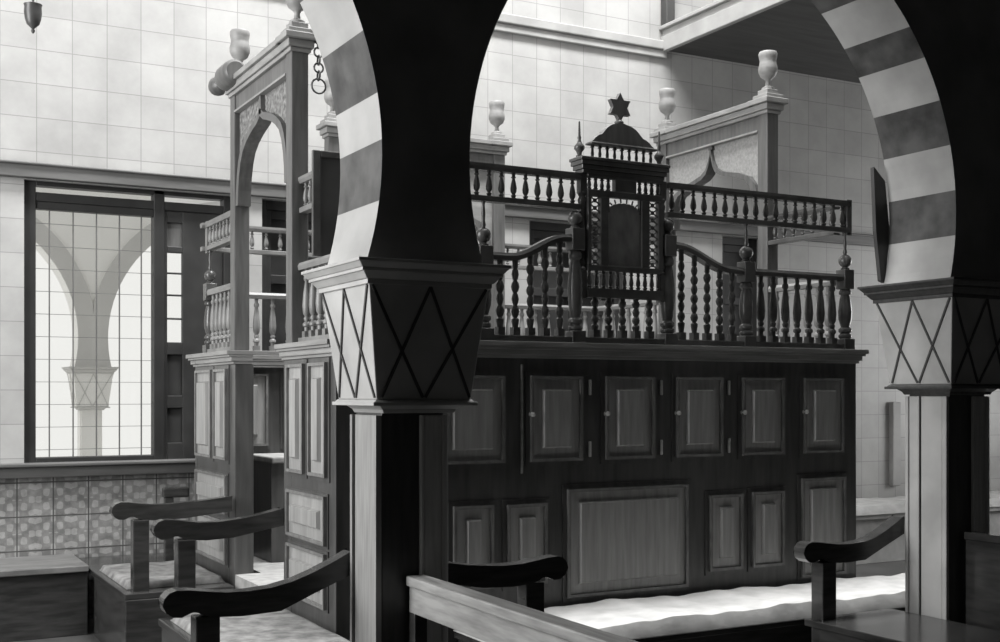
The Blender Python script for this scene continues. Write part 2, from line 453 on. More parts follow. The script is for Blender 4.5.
# ------------------------------------------------------------------ the bimah: panelled enclosure
bm = thing('bimah', 'large panelled wooden reading platform with rows of cupboard doors, its cornice carrying a turned balustrade', 'platform', ((XL+XR)/2, (YF+YN)/2, 0))
T = .05
EN0, EN1 = 5.39, 6.19            # entrance in the -X side
sh = MB()
sh.box(XL+.10, XR, YF, YF+T, 0, 1.53)                   # front
sh.box(XL, XR, YN-T, YN, 0, 1.53)                       # back
sh.box(XL, XL+.10, YF+.13, EN0-.11, 0, 1.53).box(XL, XL+T, EN1+.11, YN-T, 0, 1.53).box(XL+.10, XL+.14, YF+T, YF+.13, 0, 1.53)
sh.box(XR-T, XR, YF+T, YN-T, 0, 1.53)
sh.box(XL, XL+.10, EN1, EN1+.11, 0, 1.53).box(XL, XL+.10, EN0-.11, EN0, 0, 1.53)   # jambs
sh.build('enclosure', 'stile', bm, .004)
MB().box(XL+.14, XR-T, YF+T, YN-T, ZFL-.1, ZFL).box(XL, XL+.14, EN0, EN1, 0, ZFL).build('platform_floor', 'mat', bm)
ib = MB().box(XL+.3, XR-.5, YN-.5, YN-T, ZFL, .98); ib.build('inner_bench', 'stile', bm, .004)
MB().box(XL+.3, XR-.5, YN-.52, YN-T, .98, 1.015).build('inner_seat', 'mat', bm, .008)
def cornice_run(mb, x0, x1, y0, y1, ox0, ox1, oy0, oy1):
    for z0, z1, e in ((1.528, 1.542, .010), (1.542, 1.566, .022), (1.566, 1.578, .034), (1.578, 1.60, .045)):
        mb.box(x0-ox0*e, x1+ox1*e, y0-oy0*e, y1+oy1*e, z0, z1)
cor = MB()
cornice_run(cor, XL+.10, XR, YF, YF+.09, .5, 1, 1, .2)
cornice_run(cor, XL, XR, YN-.09, YN, 1, 1, .2, 1)
cornice_run(cor, XL, XL+.10, YF+.13, EN0, 1, .2, .4, .15)
cornice_run(cor, XL, XL+.09, EN1, YN-.1, 1, .2, .15, 0)
cornice_run(cor, XR-.09, XR, YF+.1, YN-.1, .2, 1, 0, 0)
cor.build('cornice', 'cornice', bm, .002)

def raised_panel(mb_frame, mb_field, a0, a1, z0, z1, put, bead=.014, margin=.045, rise=.016):
    """moulding round a sunk ground and a raised field with sloping edges; put(a, z, out) -> point"""
    def bx(mb, u0, u1, w0, w1, o0, o1, mi=0):
        vs = [put(u, w, o) for o in (o0, o1) for u, w in ((u0,w0),(u1,w0),(u1,w1),(u0,w1))]
        mb.add(vs, [(0,1,2,3),(7,6,5,4),(4,5,1,0),(5,6,2,1),(6,7,3,2),(7,4,0,3)], mi)
    for (u0,u1,w0,w1) in ((a0,a1,z0,z0+bead),(a0,a1,z1-bead,z1),(a0,a0+bead,z0+bead,z1-bead),(a1-bead,a1,z0+bead,z1-bead)):
        bx(mb_frame, u0, u1, w0, w1, .001, .016, 1)
    i0, i1, k0, k1 = a0+bead, a1-bead, z0+bead, z1-bead
    m = margin
    if (i1-i0) < 3*m: m = (i1-i0)/4
    e = .007
    outer = [(i0,k0),(i1,k0),(i1,k1),(i0,k1)]
    mid = [(i0+m,k0+m),(i1-m,k0+m),(i1-m,k1-m),(i0+m,k1-m)]
    top = [(i0+m+e,k0+m+e),(i1-m-e,k0+m+e),(i1-m-e,k1-m-e),(i0+m+e,k1-m-e)]
    vs = [put(u,w,.002) for u,w in outer] + [put(u,w,.005) for u,w in mid] + [put(u,w,.005+rise*1.1) for u,w in top]
    fs = [(8,9,10,11)]
    for i in range(4):
        j = (i+1) % 4
        fs += [(i,j,4+j,4+i),(4+i,4+j,8+j,8+i)]
    mb_field.add(vs, fs)

front = lambda a, z, o: (a, YF-o, z)
sideL = lambda a, z, o: (XL-o, a, z)
sideR = lambda a, z, o: (XR+o, a, z)
def leaf(put, a0, a1, z0, z1, margin=.05, knob=None, hinge=None, name='panel', th=.006, rim=.02):
    """a door or panel leaf; a knob and two hinges where it has them"""
    f = MB(); g = MB()
    vs = [put(u, w, o) for o in (-.001, th) for u, w in ((a0-rim,z0-rim),(a1+rim,z0-rim),(a1+rim,z1+rim),(a0-rim,z1+rim))]
    f.add(vs, [(0,1,2,3),(7,6,5,4),(4,5,1,0),(5,6,2,1),(6,7,3,2),(7,4,0,3)])
    lift = lambda a, z, o: put(a, z, o + th)
    raised_panel(f, g, a0, a1, z0, z1, lift, margin=margin)
    d = f.build(name, ['stile', 'mould'], bm)
    g.build('raised_field', 'panel', d)
    if knob is not None:
        k = MB(); c = Vector(put(knob, (z0+z1)/2 - .02 + .04, th)); n = (Vector(put(knob, 1, 1)) - Vector(put(knob, 1, 0)))
        rot = Vector((0,0,1)).rotation_difference(n).to_matrix().to_4x4(); rot.translation = c
        k.lathe([(.010,0),(.010,.003),(.005,.006),(.005,.014),(.011,.020),(.011,.026),(.004,.032)], mat4=rot)
        k.build('knob', 'brass', d)
    for hz in (hinge or ()):
        hm = MB(); hu = hz[0]
        c = Vector(put(hu, hz[1], th+.002)); hm.lathe([(.006,-.035),(.007,-.03),(.007,.03),(.006,.035)], c.x, c.y, c.z, 8)
        hm.build('hinge', 'brass', d)
    return d
UP = [(2.19, 2.505), (2.635, 2.905), (3.031, 3.303), (3.431, 3.706), (3.830, 4.094), (4.228, 4.494)]
for k, (a, b) in enumerate(UP):
    hx = b + .045
    leaf(front, a, b, 1.070, 1.450, .045, a+.004 if k else None, [(hx, 1.40), (hx, 1.12)] if k in (1, 2, 3) else None, 'door')
leaf(front, 1.86, 2.09, 1.070, 1.450, .045, None, None, 'door')
for a, b, z0, z1 in ((2.257, 2.45, .53, .89), (2.519, 2.72, .53, .887), (3.629, 3.83, .517, .883), (3.893, 4.095, .517, .888)):
    leaf(front, a, b, z0, z1, .045)
leaf(front, 2.827, 3.498, .455, .942, .045)
leaf(front, 4.213, 4.509, .445, .944, .04)
# bead beside the first full door
MB().box(2.592, 2.600, YF-.012, YF+.001, 1.02, 1.50).build('bead', 'cornice', bm, .002)
# -X side, panels either side of the entrance
for a0, a1 in ((4.79, 5.005), (5.075, 5.30), (6.315, 6.555), (6.615, 6.95)):
    leaf(sideL, a0, a1, 1.015, 1.505, .05)
for a0, a1 in ((4.80, 5.30), (6.315, 6.95)):
    leaf(sideL, a0, a1, .725, .935, .05, rim=.012); leaf(sideL, a0, a1, .455, .69, .05, rim=.012)
for a0, a1 in ((4.75, 5.3), (5.4, 6.1), (6.2, 6.85)):
    leaf(sideR, a0, a1, 1.015, 1.505, .05); leaf(sideR, a0, a1, .45, .935, .06)
# inside of the far wall, seen through the entrance
inB = lambda a, z, o: (a, YN-T-o, z)
for a0, a1 in ((1.9, 2.2), (2.3, 2.62), (2.72, 3.04)):
    leaf(inB, a0, a1, 1.06, 1.49, .05)

# ------------------------------------------------------------------ turned work
def ball_profile(z, r, n=7, a0=-.9, a1=.97):
    return [(max(.002, r*math.cos(PI/2*(a0 + (a1-a0)*i/n))), z + r*math.sin(PI/2*(a0 + (a1-a0)*i/n))) for i in range(n+1)]
def beaded(h):
    """baluster of stacked beads on a square foot"""
    p = [(.011, 0)]; z = h*.10
    p += [(.017, z), (.017, z+.010), (.010, z+.016)]
    z = z+.018; n = max(3, int(round((h*.62)/.042))); step = (h*.72)/n
    for i in range(n):
        r = .0190 if i % 2 == 0 else .0165
        p += [(.009, z), (r*.8, z+step*.2), (r, z+step*.5), (r*.8, z+step*.8), (.009, z+step*.97)]
        z += step
    p += [(.013, z+.004), (.012, h-.02), (.014, h)]
    return p
def vase(h, r=.022):
    return [(.013,0),(.013,h*.08),(.020,h*.10),(.020,h*.14),(.011,h*.17),(.016,h*.22),(.011,h*.25),(r*.85,h*.30),(r,h*.42),(r*.8,h*.62),(.010,h*.80),(.016,h*.83),(.016,h*.87),(.010,h*.90),(.012,h)]
def spindle(h, r=.0148):
    return [(.009,0),(.009,h*.08),(.013,h*.12),(.007,h*.18),(r*.9,h*.28),(r,h*.40),(r*.75,h*.60),(.006,h*.78),(.012,h*.83),(.007,h*.88),(.009,h)]
def newel(parent, x, y, zb, ztop_block, spike=None, ball_r=.034, s=1.):
    """square foot, turned shaft, square head block, ball"""
    hb = .036*s
    m = MB(); m.box(x-hb, x+hb, y-hb, y+hb, zb, zb+.055)
    zs = zb+.055; L = ztop_block-.10-zs
    m.lathe([(.026,0),(.034,.008),(.034,.020),(.024,.028),(.034,.036),(.034,.050),(.022,.060),(.026,.075),(.034,L*.40),(.036,L*.55),(.028,L*.80),(.022,L*.88),(.032,L*.90),(.032,L*.95),(.024,L)], x, y, zs)
    m.box(x-hb*.92, x+hb*.92, y-hb*.92, y+hb*.92, ztop_block-.10, ztop_block)
    n = m.build('newel', 'turned', parent, .003)
    b = MB(); b.lathe([(.020,0),(.024,.006),(.014,.014)], x, y, ztop_block); b.lathe(ball_profile(ztop_block+.012+ball_r, ball_r, 10), x, y, 0, 18)
    b.build('ball', 'turned', n)
    if spike:
        q = MB(); z0 = ztop_block+.012+2*ball_r-.004; L = spike-z0
        q.lathe([(.008,0),(.012,L*.12),(.007,L*.25),(.009,L*.5),(.006,L*.8),(.010,L*.92),(.008,L)], x, y, z0, 10)
        q.build('spike', 'turned', n)
    return n
RAILSEC = [(-.026,-.016),(.026,-.016),(.030,.004),(.022,.018),(-.022,.018),(-.030,.004)]
def balus(parent, x, y, z0, z1, kind):
    m = MB(); h = z1-z0
    if kind == 'beaded':
        m.box(x-.017, x+.017, y-.017, y+.017, z0-.002, z0+.035); m.lathe(beaded(h-.03), x, y, z0+.03, 12)
    elif kind == 'vase':
        m.box(x-.018, x+.018, y-.018, y+.018, z0-.002, z0+.03); m.lathe(vase(h-.025), x, y, z0+.025, 12)
    else:
        m.lathe(spindle(h), x, y, z0, 10)
    return m.build('baluster' if kind != 'spindle' else 'spindle', 'turned', parent)
YBL = YF + .006                # balustrade line on the front
fb = thing('balustrade', 'turned balustrade with ball-topped newels and swept handrails along the bimah front above the doors', 'balustrade', (3.1, YBL, ZT))
m = MB().box(XL+.04, XR-.04, YBL-.03, YBL+.03, ZT, ZT+.028); m.build('bottom_rail', 'turned', fb, .004)
SP = 2.215
for x, zt, sp in ((1.85, 2.012, SP), (2.411, 2.012, SP), (2.880, 2.118, None), (3.392, 2.118, None), (3.870, 2.018, SP), (4.526, 2.012, SP)):
    newel(fb, x, YBL, ZT, zt, sp)
def scurve(x0, z0, x1, z1, n=14):
    out = []
    for i in range(n+1):
        t = i/n; s = t*t*(3-2*t)
        out.append((x0+(x1-x0)*t, z0+(z1-z0)*s))
    return out
def front_rail(pts):
    MB().sweep([(x, YBL, z) for x, z in pts], RAILSEC).build('handrail', 'turned', fb)
front_rail([(1.88, 1.968), (2.38, 1.968)])
front_rail([(2.44, 1.968), (2.52, 1.968)] + scurve(2.54, 1.969, 2.82, 2.068)[1:] + [(2.85, 2.07)])
front_rail(([(3.42, 2.072)] + scurve(3.44, 2.070, 3.76, 1.972) + [(3.84, 1.966)]))
front_rail([(3.90, 1.968), (4.50, 1.968)])
rail_l = lambda x: 1.968 + .10*max(0, min(1, (x-2.54)/.28))**2*(3-2*max(0, min(1, (x-2.54)/.28)))
rail_r = lambda x: 1.972 + .098*(1-max(0, min(1, (x-3.44)/.32))**2*(3-2*max(0, min(1, (x-3.44)/.32))))
for i in range(7): balus(fb, 1.915+.0715*i, YBL, ZT+.028, 1.955, 'vase')
for x in (2.493, 2.569, 2.645, 2.721, 2.797): balus(fb, x, YBL, ZT+.028, rail_l(x)-.012, 'beaded')
for x in (2.985, 3.060, 3.136, 3.212, 3.288): balus(fb, x, YBL, ZT+.028, 1.815, 'beaded')
for x in (3.474, 3.551, 3.628, 3.704, 3.780): balus(fb, x, YBL, ZT+.028, rail_r(x)-.012, 'beaded')
for i in range(7): balus(fb, 3.963+.0789*i, YBL, ZT+.028, 1.955, 'vase')

def section(label, p0, p1, n, newels=(), ztop=1.955):
    """a straight run of balustrade between p0 and p1 (plan points)"""
    p0, p1 = Vector(p0), Vector(p1); mid = (p0+p1)/2
    t = thing('balustrade', label, 'balustrade', (mid.x, mid.y, ZT), 'balustrades round the bimah')
    d = (p1-p0); L = d.length; d.normalize()
    MB().sweep([(p0.x, p0.y, ZT+.014), (p1.x, p1.y, ZT+.014)], [(-.028,-.013),(.028,-.013),(.028,.014),(-.028,.014)]).build('bottom_rail', 'litturned', t, .003)
    MB().sweep([(p0.x, p0.y, ztop), (p1.x, p1.y, ztop)], RAILSEC).build('handrail', 'litturned', t)
    for q in newels: newel(t, q[0], q[1], ZT, 2.012, SP)
    for i in range(n):
        q = p0 + d*(L*(i+.5)/n); b = balus(t, q.x, q.y, ZT+.027, ztop-.012, 'vase'); b.data.materials[0] = M['litturned']
    return t
fb['group'] = 'balustrades round the bimah'
SX = XL + .06; RXs = XR - .06; BY = YN - .06
section('short balustrade run on the lit side of the bimah between front corner and arched gateway', (SX, 4.66), (SX, 5.28), 7)
section('short balustrade run beyond the steps gateway on the bimah, ending in a ball newel', (SX, 6.30), (SX, 6.88), 7, [(SX, 6.915)])
section('balustrade run on the back of the bimah seen through the arched side gateway', (1.88, BY), (2.58, BY), 7)
section('balustrade run on the back of the bimah behind the swept front handrail', (3.80, BY), (4.50, BY), 7)
section('balustrade run on the far side of the bimah near the front corner newel', (RXs, 4.68), (RXs, 5.16), 6)
section('balustrade run on the far side of the bimah toward its back corner', (RXs, 6.22), (RXs, 6.9), 7, [(RXs, 6.93)])

def upper(label, p0, p1, n, ends=(0, 0), mt='turned'):
    """light raised railing of small spindles between two bars"""
    p0, p1 = Vector(p0), Vector(p1); mid = (p0+p1)/2
    t = thing('spindle_railing', label, 'railing', (mid.x, mid.y, 2.21), 'raised spindle railings above the bimah')
    d = (p1-p0); L = d.length; d.normalize()
    MB().sweep([(p0.x, p0.y, 2.215), (p1.x, p1.y, 2.215)], [(-.022,-.012),(.022,-.012),(.022,.013),(-.022,.013)]).build('bottom_rail', mt, t, .003)
    MB().sweep([(p0.x, p0.y, 2.352), (p1.x, p1.y, 2.352)], [(-.020,-.014),(.020,-.014),(.028,.0),(.028,.014),(-.028,.014),(-.028,.0)]).build('top_rail', mt, t)
    for i in range(n):
        q = p0 + d*(L*(i+.5)/n); b = balus(t, q.x, q.y, 2.226, 2.340, 'spindle')
        if mt != 'turned': b.data.materials[0] = M['litturned']
    for k, e in enumerate(ends):
        if e:
            q = (p0, p1)[k]
            MB().box(q.x-.018, q.x+.018, q.y-.018, q.y+.018, 2.19, 2.375).build('end_post', mt, t, .003)
    return t
upper('raised spindle railing over the front balustrade between pier and carved star screen', (1.80, YBL), (2.895, YBL), 18, (1, 0))
upper('raised spindle railing over the front balustrade from carved star screen to the corner newel', (3.385, YBL), (4.54, YBL), 18, (0, 1))
upper('raised spindle railing on the lit side between dark upright board and gateway post', (SX, 5.03), (SX, 5.28), 4, mt='litturned')
upper('raised spindle railing on the lit side beyond the gateway, over the ball newel', (SX, 6.30), (SX, 6.94), 9, (0, 1), mt='litturned')
upper('raised spindle railing across the back, seen through the arched side gateway', (1.80, BY), (2.58, BY), 9, mt='litturned')
upper('raised spindle railing across the back, behind the carved star screen', (3.80, BY), (4.54, BY), 9, mt='litturned')
upper('raised spindle railing returning from the front corner to the far gateway post', (RXs, 4.66), (RXs, 5.17), 7)
upper('raised spindle railing beyond the far gateway toward the back corner', (RXs, 6.22), (RXs, 6.95), 9, (0, 1))

# ------------------------------------------------------------------ ogee gateways
URN = [(.036,0),(.036,.012),(.016,.024),(.013,.048),(.020,.060),(.042,.076),(.053,.100),(.054,.124),(.048,.148),(.046,.165),(.051,.185),(.053,.205),(.048,.215),(.02,.218)]
OG = [(-1,0),(-.98,.20),(-.93,.36),(-.82,.48),(-.60,.56),(-.40,.60),(-.22,.645),(-.11,.71),(-.05,.81),(-.02,.90),(0,1.0)]
ROUND = [(-1,0),(-.985,.2),(-.95,.38),(-.88,.56),(-.78,.70),(-.62,.80),(-.45,.87),(-.28,.92),(-.12,.96),(0,1.03)]
def gateway(label, axis, fixed, a0, a1, outer, z0, spring=2.42, apex=2.80, both=(True, True), mts=('gate','gatecap','spandrel'), shape=None):
    """two square posts, beam with cornice, an ogee arch with carved spandrels, urns on the caps.
    axis: 'y' stands along Y at x=fixed; 'x' stands along X at y=fixed; posts at a0 and a1 (outer edges)"""
    w = .082; hw = w/2; shape = shape or OG
    wood, pale, carve = mts
    mid = (a0+a1)/2
    pos = (lambda a: (fixed, a)) if axis == 'y' else (lambda a: (a, fixed))
    x, y = pos(mid)
    t = thing('gateway', label, 'gateway', (x, y, ZFL), 'ogee gateways on the bimah')
    def bx(mb, a, b, h, z0, z1, mi=0):
        if axis == 'y': mb.box(fixed-h, fixed+h, a, b, z0, z1, mi)
        else: mb.box(a, b, fixed-h, fixed+h, z0, z1, mi)
    for s, e in ((a0, a0+w), (a1-w, a1)):
        m = MB(); bx(m, s, e, hw, z0, 2.95); p = m.build('post', wood, t, .005)
        c = MB(); e1 = .022
        bx(c, s-.010, e+.010, hw+.010, 2.945, 2.965); bx(c, s-e1, e+e1, hw+e1, 2.965, 3.0); bx(c, s-e1-.018, e+e1+.018, hw+e1+.018, 3.0, 3.03)
        bx(c, s-.02, e+.02, hw+.02, 3.03, 3.055); bx(c, s, e, hw, 3.055, 3.085)
        c.build('post_cap', pale, t, .004)
        ux, uy = pos((s+e)/2)
        u = MB().lathe(URN, ux, uy, 3.085, 18, mat4=None); u.build('urn', pale, t)
    m = MB(); bx(m, a0+w, a1-w, hw*.8, 2.86, 2.945); m.build('beam', wood, t, .004)
    m = MB(); bx(m, a0+w, a1-w, hw*.8+.012, 2.852, 2.864)
    m.build('bead', pale, t, .002)
    m = MB()
    bx(m, a0+w, a1-w, hw+.008, 2.945, 2.965); bx(m, a0+w, a1-w, hw+.02, 2.965, 3.0); bx(m, a0+w, a1-w, hw+.036, 3.0, 3.028)
    m.build('cornice', pale, t, .003)
    # arch band
    h = (a1-a0)/2 - w; c = mid
    def curve(k, dz):
        left = [(c + h*k*u, spring + (apex + dz - spring)*v) for u, v in shape]
        return left + [(2*c - a, z) for a, z in left[-2::-1]]
    inner = curve(.90, -.005); outerp = curve(1., .032)
    band = MB(); D = hw*.85
    for i in range(len(inner)-1):
        q = [inner[i], inner[i+1], outerp[i+1], outerp[i]]
        if axis == 'y': band.prism(q, 'x', fixed-D, fixed+D)
        else: band.prism(q, 'y', fixed-D, fixed+D)
    tip = [(c-.018, apex+.015), (c+.018, apex+.015), (c+.012, 2.86), (c-.012, 2.86)]
    band.prism(tip, 'x' if axis == 'y' else 'y', fixed-D, fixed+D)
    band.build('arch', wood, t)
    for sgn in (-1, 1):
        half = outerp[:len(outerp)//2+1] if sgn < 0 else outerp[len(outerp)//2:]
        edge = a0+w if sgn < 0 else a1-w
        poly = (half + [(c, 2.858), (edge, 2.858)]) if sgn < 0 else ([half[0]] + half[1:] + [(edge, 2.858), (c, 2.858)])
        sp = MB(); sp.prism(poly, 'x' if axis == 'y' else 'y', fixed-.012, fixed+.012)
        sp.build('spandrel', carve, t)
    return t
g1 = gateway('tall ogee-arched gateway with carved spandrels at the steps of the bimah, close behind the pier', 'y', XL+.042, 5.28, 6.29, -1, 1.60, 2.36, 2.745, shape=ROUND)
gateway('ogee-arched gateway with two urns standing at the far side of the bimah, beneath the balcony', 'y', XR-.045, 5.17, 6.20, 1, 1.60, 2.40, 2.815, mts=('gate','gatecap','palespan'))
gateway('pale ogee gateway at the back of the bimah, half hidden by the big pier', 'x', YN-.06, 2.57, 3.80, 1, 1.60, 2.22, 2.76, mts=('gate','gatecap','gatecap'))
# turned bolster running out beyond the nearer gateway's cornice
rot = Matrix.Translation((XL-.02, 6.10, 3.045)) @ Matrix.Rotation(-PI/2, 4, 'X')
b = MB().lathe([(.05,0),(.064,.015),(.068,.06),(.068,.17),(.060,.20),(.040,.22),(.022,.24),(.018,.30),(.03,.312),(.045,.33),(.052,.355),(.046,.382),(.030,.398),(.006,.405)], n=20, mat4=rot)
b.build('bolster', 'gate', g1)
# ring chain hanging from the nearer gateway's cap
ch = thing('chain', 'short chain of metal rings hanging from the cap of the near gateway post', 'chain', (XL+.17, 5.26, 2.95))
zc = 2.975
hk = MB().tube([(XL+.10, 5.26, 3.0), (XL+.12, 5.26, 2.99), (XL+.125, 5.26, 2.965)], .006); hk.build('hook', 'iron', ch)
for k in range(5):
    r = .022 if k < 4 else .034
    cz = 2.95 - k*.036 - (.012 if k == 4 else 0)
    pth = []
    for i in range(17):
        a = 2*PI*i/16
        pth.append((XL+.125 + (r*math.cos(a) if k % 2 == 0 else .002*math.cos(a)), 5.26 + (0 if k % 2 == 0 else r*math.cos(a)), cz + r*math.sin(a)))
    q = MB().tube(pth, .0045, 6); q.build('ring', 'iron', ch)

# dark board on the handrail behind the pier
tb = thing('upright_board', 'dark upright wooden board standing on the side handrail between near gateway and pier', 'board', (2.0, 5.0, 1.975))
MB().box(1.80, 2.30, 4.992, 5.004, 1.975, 2.425).build('board', 'strip', tb, .004)
MB().box(1.78, 1.815, 4.987, 5.009, 1.975, 2.44).box(1.815, 2.30, 4.987, 5.009, 2.41, 2.44).build('frame', 'turned', tb, .004)

# ------------------------------------------------------------------ carved screen with star on the front
KX = 3.136
k = thing('carved_screen', 'dark carved lectern screen topped by a six-pointed star in the middle of the bimah front', 'screen', (KX, YBL, 1.81))
ky0, ky1 = YBL-.035, YBL+.035
for x in (2.915, 3.357):
    for yy in (YBL,):
        m = MB(); m.box(x-.018, x+.018, yy-.018, yy+.018, 1.80, 1.93); m.lathe([(.016,0),(.022,.008),(.014,.02),(.020,.03),(.015,.06),(.016,.30),(.020,.32),(.014,.335),(.022,.35),(.018,.36)], x, yy, 1.93, 12)
        m.box(x-.018, x+.018, yy-.018, yy+.018, 2.28, 2.37); m.build('post', 'turned', k, .002)
def kb(x0, x1, z0, z1, name, mt='turned', y0=None, y1=None, bev=.003, lab=None):
    return MB().box(x0, x1, ky0+.005 if y0 is None else y0, ky0+.035 if y1 is None else y1, z0, z1).build(name, mt, k, bev, lab)
kb(2.93, 3.345, 1.808, 1.852, 'rail'); kb(2.93, 3.345, 1.93, 1.955, 'rail'); kb(2.93, 3.345, 2.268, 2.298, 'rail'); kb(2.93, 3.345, 2.352, 2.372, 'rail')
# side returns
for i in range(11):
    x = 2.945 + .0385*i
    MB().lathe(spindle(.08, .011), x, ky0+.02, 1.851, 8).build('spindle', 'turned', k)
for i in range(4):
    for x0 in (2.945, 3.222):
        MB().lathe(spindle(.056, .010), x0+.0345*i, ky0+.02, 2.297, 8).build('spindle', 'turned', k)
kb(3.078, 3.196, 2.296, 2.354, 'solid_block')
for x0, x1 in ((2.93, 2.950), (3.0, 3.042), (3.226, 3.270), (3.322, 3.345)): kb(x0, x1, 1.955, 2.268, 'stile')
# centre board with scalloped arch head
m = MB(); m.box(3.042, 3.226, ky0+.016, ky0+.026, 1.955, 2.215); nn = 9
poly = [(3.050, 2.2149)]
for i in range(nn*4+1):
    u = i/(nn*4); a = PI*(1-u); rr = 1 + .10*abs(math.sin(nn*PI*u))
    poly.append((3.134 + .076*math.cos(a)*min(rr, 1.09), 2.215 + .030*math.sin(a)*rr))
poly.append((3.218, 2.2149))
m.prism(poly, 'y', ky0+.016, ky0+.026)
m.build('centre_board', 'mould', k)
m = MB(); 
for i in range(8):
    a = PI*(i+.5)/8; m.tube([(3.134+.080*math.cos(a), ky0+.02, 2.222+.026*math.sin(a)), (3.134+.092*math.cos(a), ky0+.02, 2.215+.056*math.sin(a))], .004, 6)
m.box(3.042, 3.05, ky0+.012, ky0+.03, 2.2, 2.268).box(3.218, 3.226, ky0+.012, ky0+.03, 2.2, 2.268)
m.build('arch_fringe', 'turned', k)
# fretwork in the side strips
for x0, x1 in ((2.950, 3.0), (3.270, 3.322)):
    m = MB(); xm = (x0+x1)/2; hw = (x1-x0)/2; nz = 9; dz = (2.268-1.955)/nz
    for i in range(nz):
        za, zb = 1.955+dz*i, 1.955+dz*(i+1); zm = (za+zb)/2
        m.tube([(x0, ky0+.02, za), (x1, ky0+.02, zb)], .0035, 6); m.tube([(x1, ky0+.02, za), (x0, ky0+.02, zb)], .0035, 6)
        m.tube([(xm+.3*hw*math.cos(2*PI*j/10), ky0+.02, zm+.3*hw*math.sin(2*PI*j/10)) for j in range(11)], .003, 5)
    m.build('fretwork', 'turned', k)
# cornice, gallery, ogee roof, star, finials
m = MB()
for z0, z1, e in ((2.368,2.385,.0),(2.385,2.405,.008),(2.405,2.425,.015),(2.425,2.440,.020)): m.box(2.900-e, 3.352+e, ky0-e, ky1+e, z0, z1)
m.build('cornice', 'turned', k, .003)
for i in range(9):
    for yy in (YBL,):
        MB().lathe(spindle(.066, .008), 2.972+.0405*i, yy, 2.44, 8).build('gallery_spindle', 'turned', k)
m = MB(); m.box(2.950, 3.318, YBL-.028, YBL+.028, 2.505, 2.516)
RP = [(1,0),(.92,.08),(.84,.22),(.74,.34),(.64,.40),(.58,.50),(.50,.66),(.40,.80),(.28,.90),(.14,.95),(.07,1.0)]
rl = [(3.118-.168*a, 2.515+.10*z) for a, z in RP]; rr = [(3.118+.188*a, 2.515+.10*z) for a, z in RP]
m.prism(rl + rr[::-1], 'y', YBL-.022, YBL+.022); m.build('ogee_roof', 'gate', k, .004)
yc = YBL
st = MB(); rO, rI, zc = .068, .040, 2.690
poly = []
for i in range(12):
    a = PI/2 + PI*i/6; r = rO if i % 2 == 0 else rI
    poly.append((KX-.018+r*math.cos(a)*.95, zc+r*math.sin(a)))
st.prism(poly, 'y', yc-.012, yc+.012); st.lathe([(.018,0),(.024,.008),(.012,.018),(.010,.03)], KX-.018, yc, 2.615, 10)
st.build('star', 'gate', k, .003)
for x in (2.902, 3.345):
    m = MB().lathe([(.014,0),(.016,.008),(.010,.016),(.014,.026),(.024,.040),(.024,.052),(.012,.066),(.007,.08),(.009,.09),(.006,.10),(.004,.16),(.002,.165)], x, YBL, 2.440, 10)
    m.build('finial', 'turned', k)

# ------------------------------------------------------------------ benches with scrolled arms
def arm_poly(L, z, rise, th=.085):
    """side outline of a scrolled arm, s = 0 at the scroll tip, L at the back"""
    top = [(0,-.045),(.006,-.022),(.022,-.005),(.045,.002),(.085,.0),(.14,-.008),(.20,-.016),(.28,-.018),(.36,-.012)]
    top += [(.36 + (L-.36)*q, -.012 + (rise+.012)*(q**1.4)) for q in (.25,.5,.75,1.)]
    bot = [(L, rise-th*.95), (L*.82, rise*.55-th*1.0), (L*.6, -.012-th*.95), (L*.40,-.02-th*.92), (.16,-.012-th*.95), (.125,-.082),(.105,-.068),(.085,-.076),(.062,-.086),(.034,-.084),(.012,-.068)]
    return [(a, z+b) for a, b in top + bot]
def arm(parent, xtip, xback, y, z, rise=.07, w=.066, zseat=.40, post=True):
    """scrolled arm along X with its front post"""
    d = 1 if xback > xtip else -1
    L = abs(xback-xtip)
    m = MB(); m.prism([(xtip+d*a, zz) for a, zz in arm_poly(L, z, rise)], 'y', y-w/2, y+w/2)
    a = m.build('arm', 'bench', parent, .017); a.modifiers['edge'].segments = 4
    if post:
        px = xtip + d*.145
        MB().box(px-.04, px+.04, y-.036, y+.036, 0, z-.09).build('arm_post', 'bench', a, .005)
    return a
def cushion(name, label, cat, x0, x1, y0, y1, z0, z1, wave, nx, ny, group=None, mt='cloth', drop=.0):
    vs = []; fs = []; rnd = random.Random(int(x0*1000)+int(y0*100))
    ph = [rnd.random()*6 for _ in range(4)]
    def h(x, y):
        return wave*(.5*math.sin(9*x+ph[0])+.3*math.sin(23*x+ph[1]+3*y)+.35*math.sin(17*y+ph[2]+2*x)+.2*math.sin(41*x+ph[3]))
    for j in range(ny+1):
        for i in range(nx+1):
            x = x0+(x1-x0)*i/nx; y = y0+(y1-y0)*j/ny
            e = min(i/nx, 1-i/nx)*(x1-x0); f = min(j/ny, 1-j/ny)*(y1-y0)
            r = min(1, min(e, f)/.035); r = math.sqrt(max(0, 1-(1-r)**2))
            vs.append((x, y, z0+.004+(z1-z0+h(x, y)-.004)*r))
    nb = len(vs); n1 = nx+1
    vs += [(p[0], p[1], z0) for p in vs]
    for j in range(ny):
        for i in range(nx):
            a = j*n1+i; fs.append((a, a+1, a+n1+1, a+n1)); fs.append((nb+a, nb+a+n1, nb+a+n1+1, nb+a+1))
    rim = [i for i in range(n1)] + [j*n1+nx for j in range(1, ny+1)] + [ny*n1+i for i in range(nx-1, -1, -1)] + [j*n1 for j in range(ny-1, 0, -1)]
    for a, b in zip(rim, rim[1:]+rim[:1]): fs.append((b, a, nb+a, nb+b))
    m = MB().add(vs, fs, 0, True); o = m.build(name, mt); tag(o, label, cat, group); return o

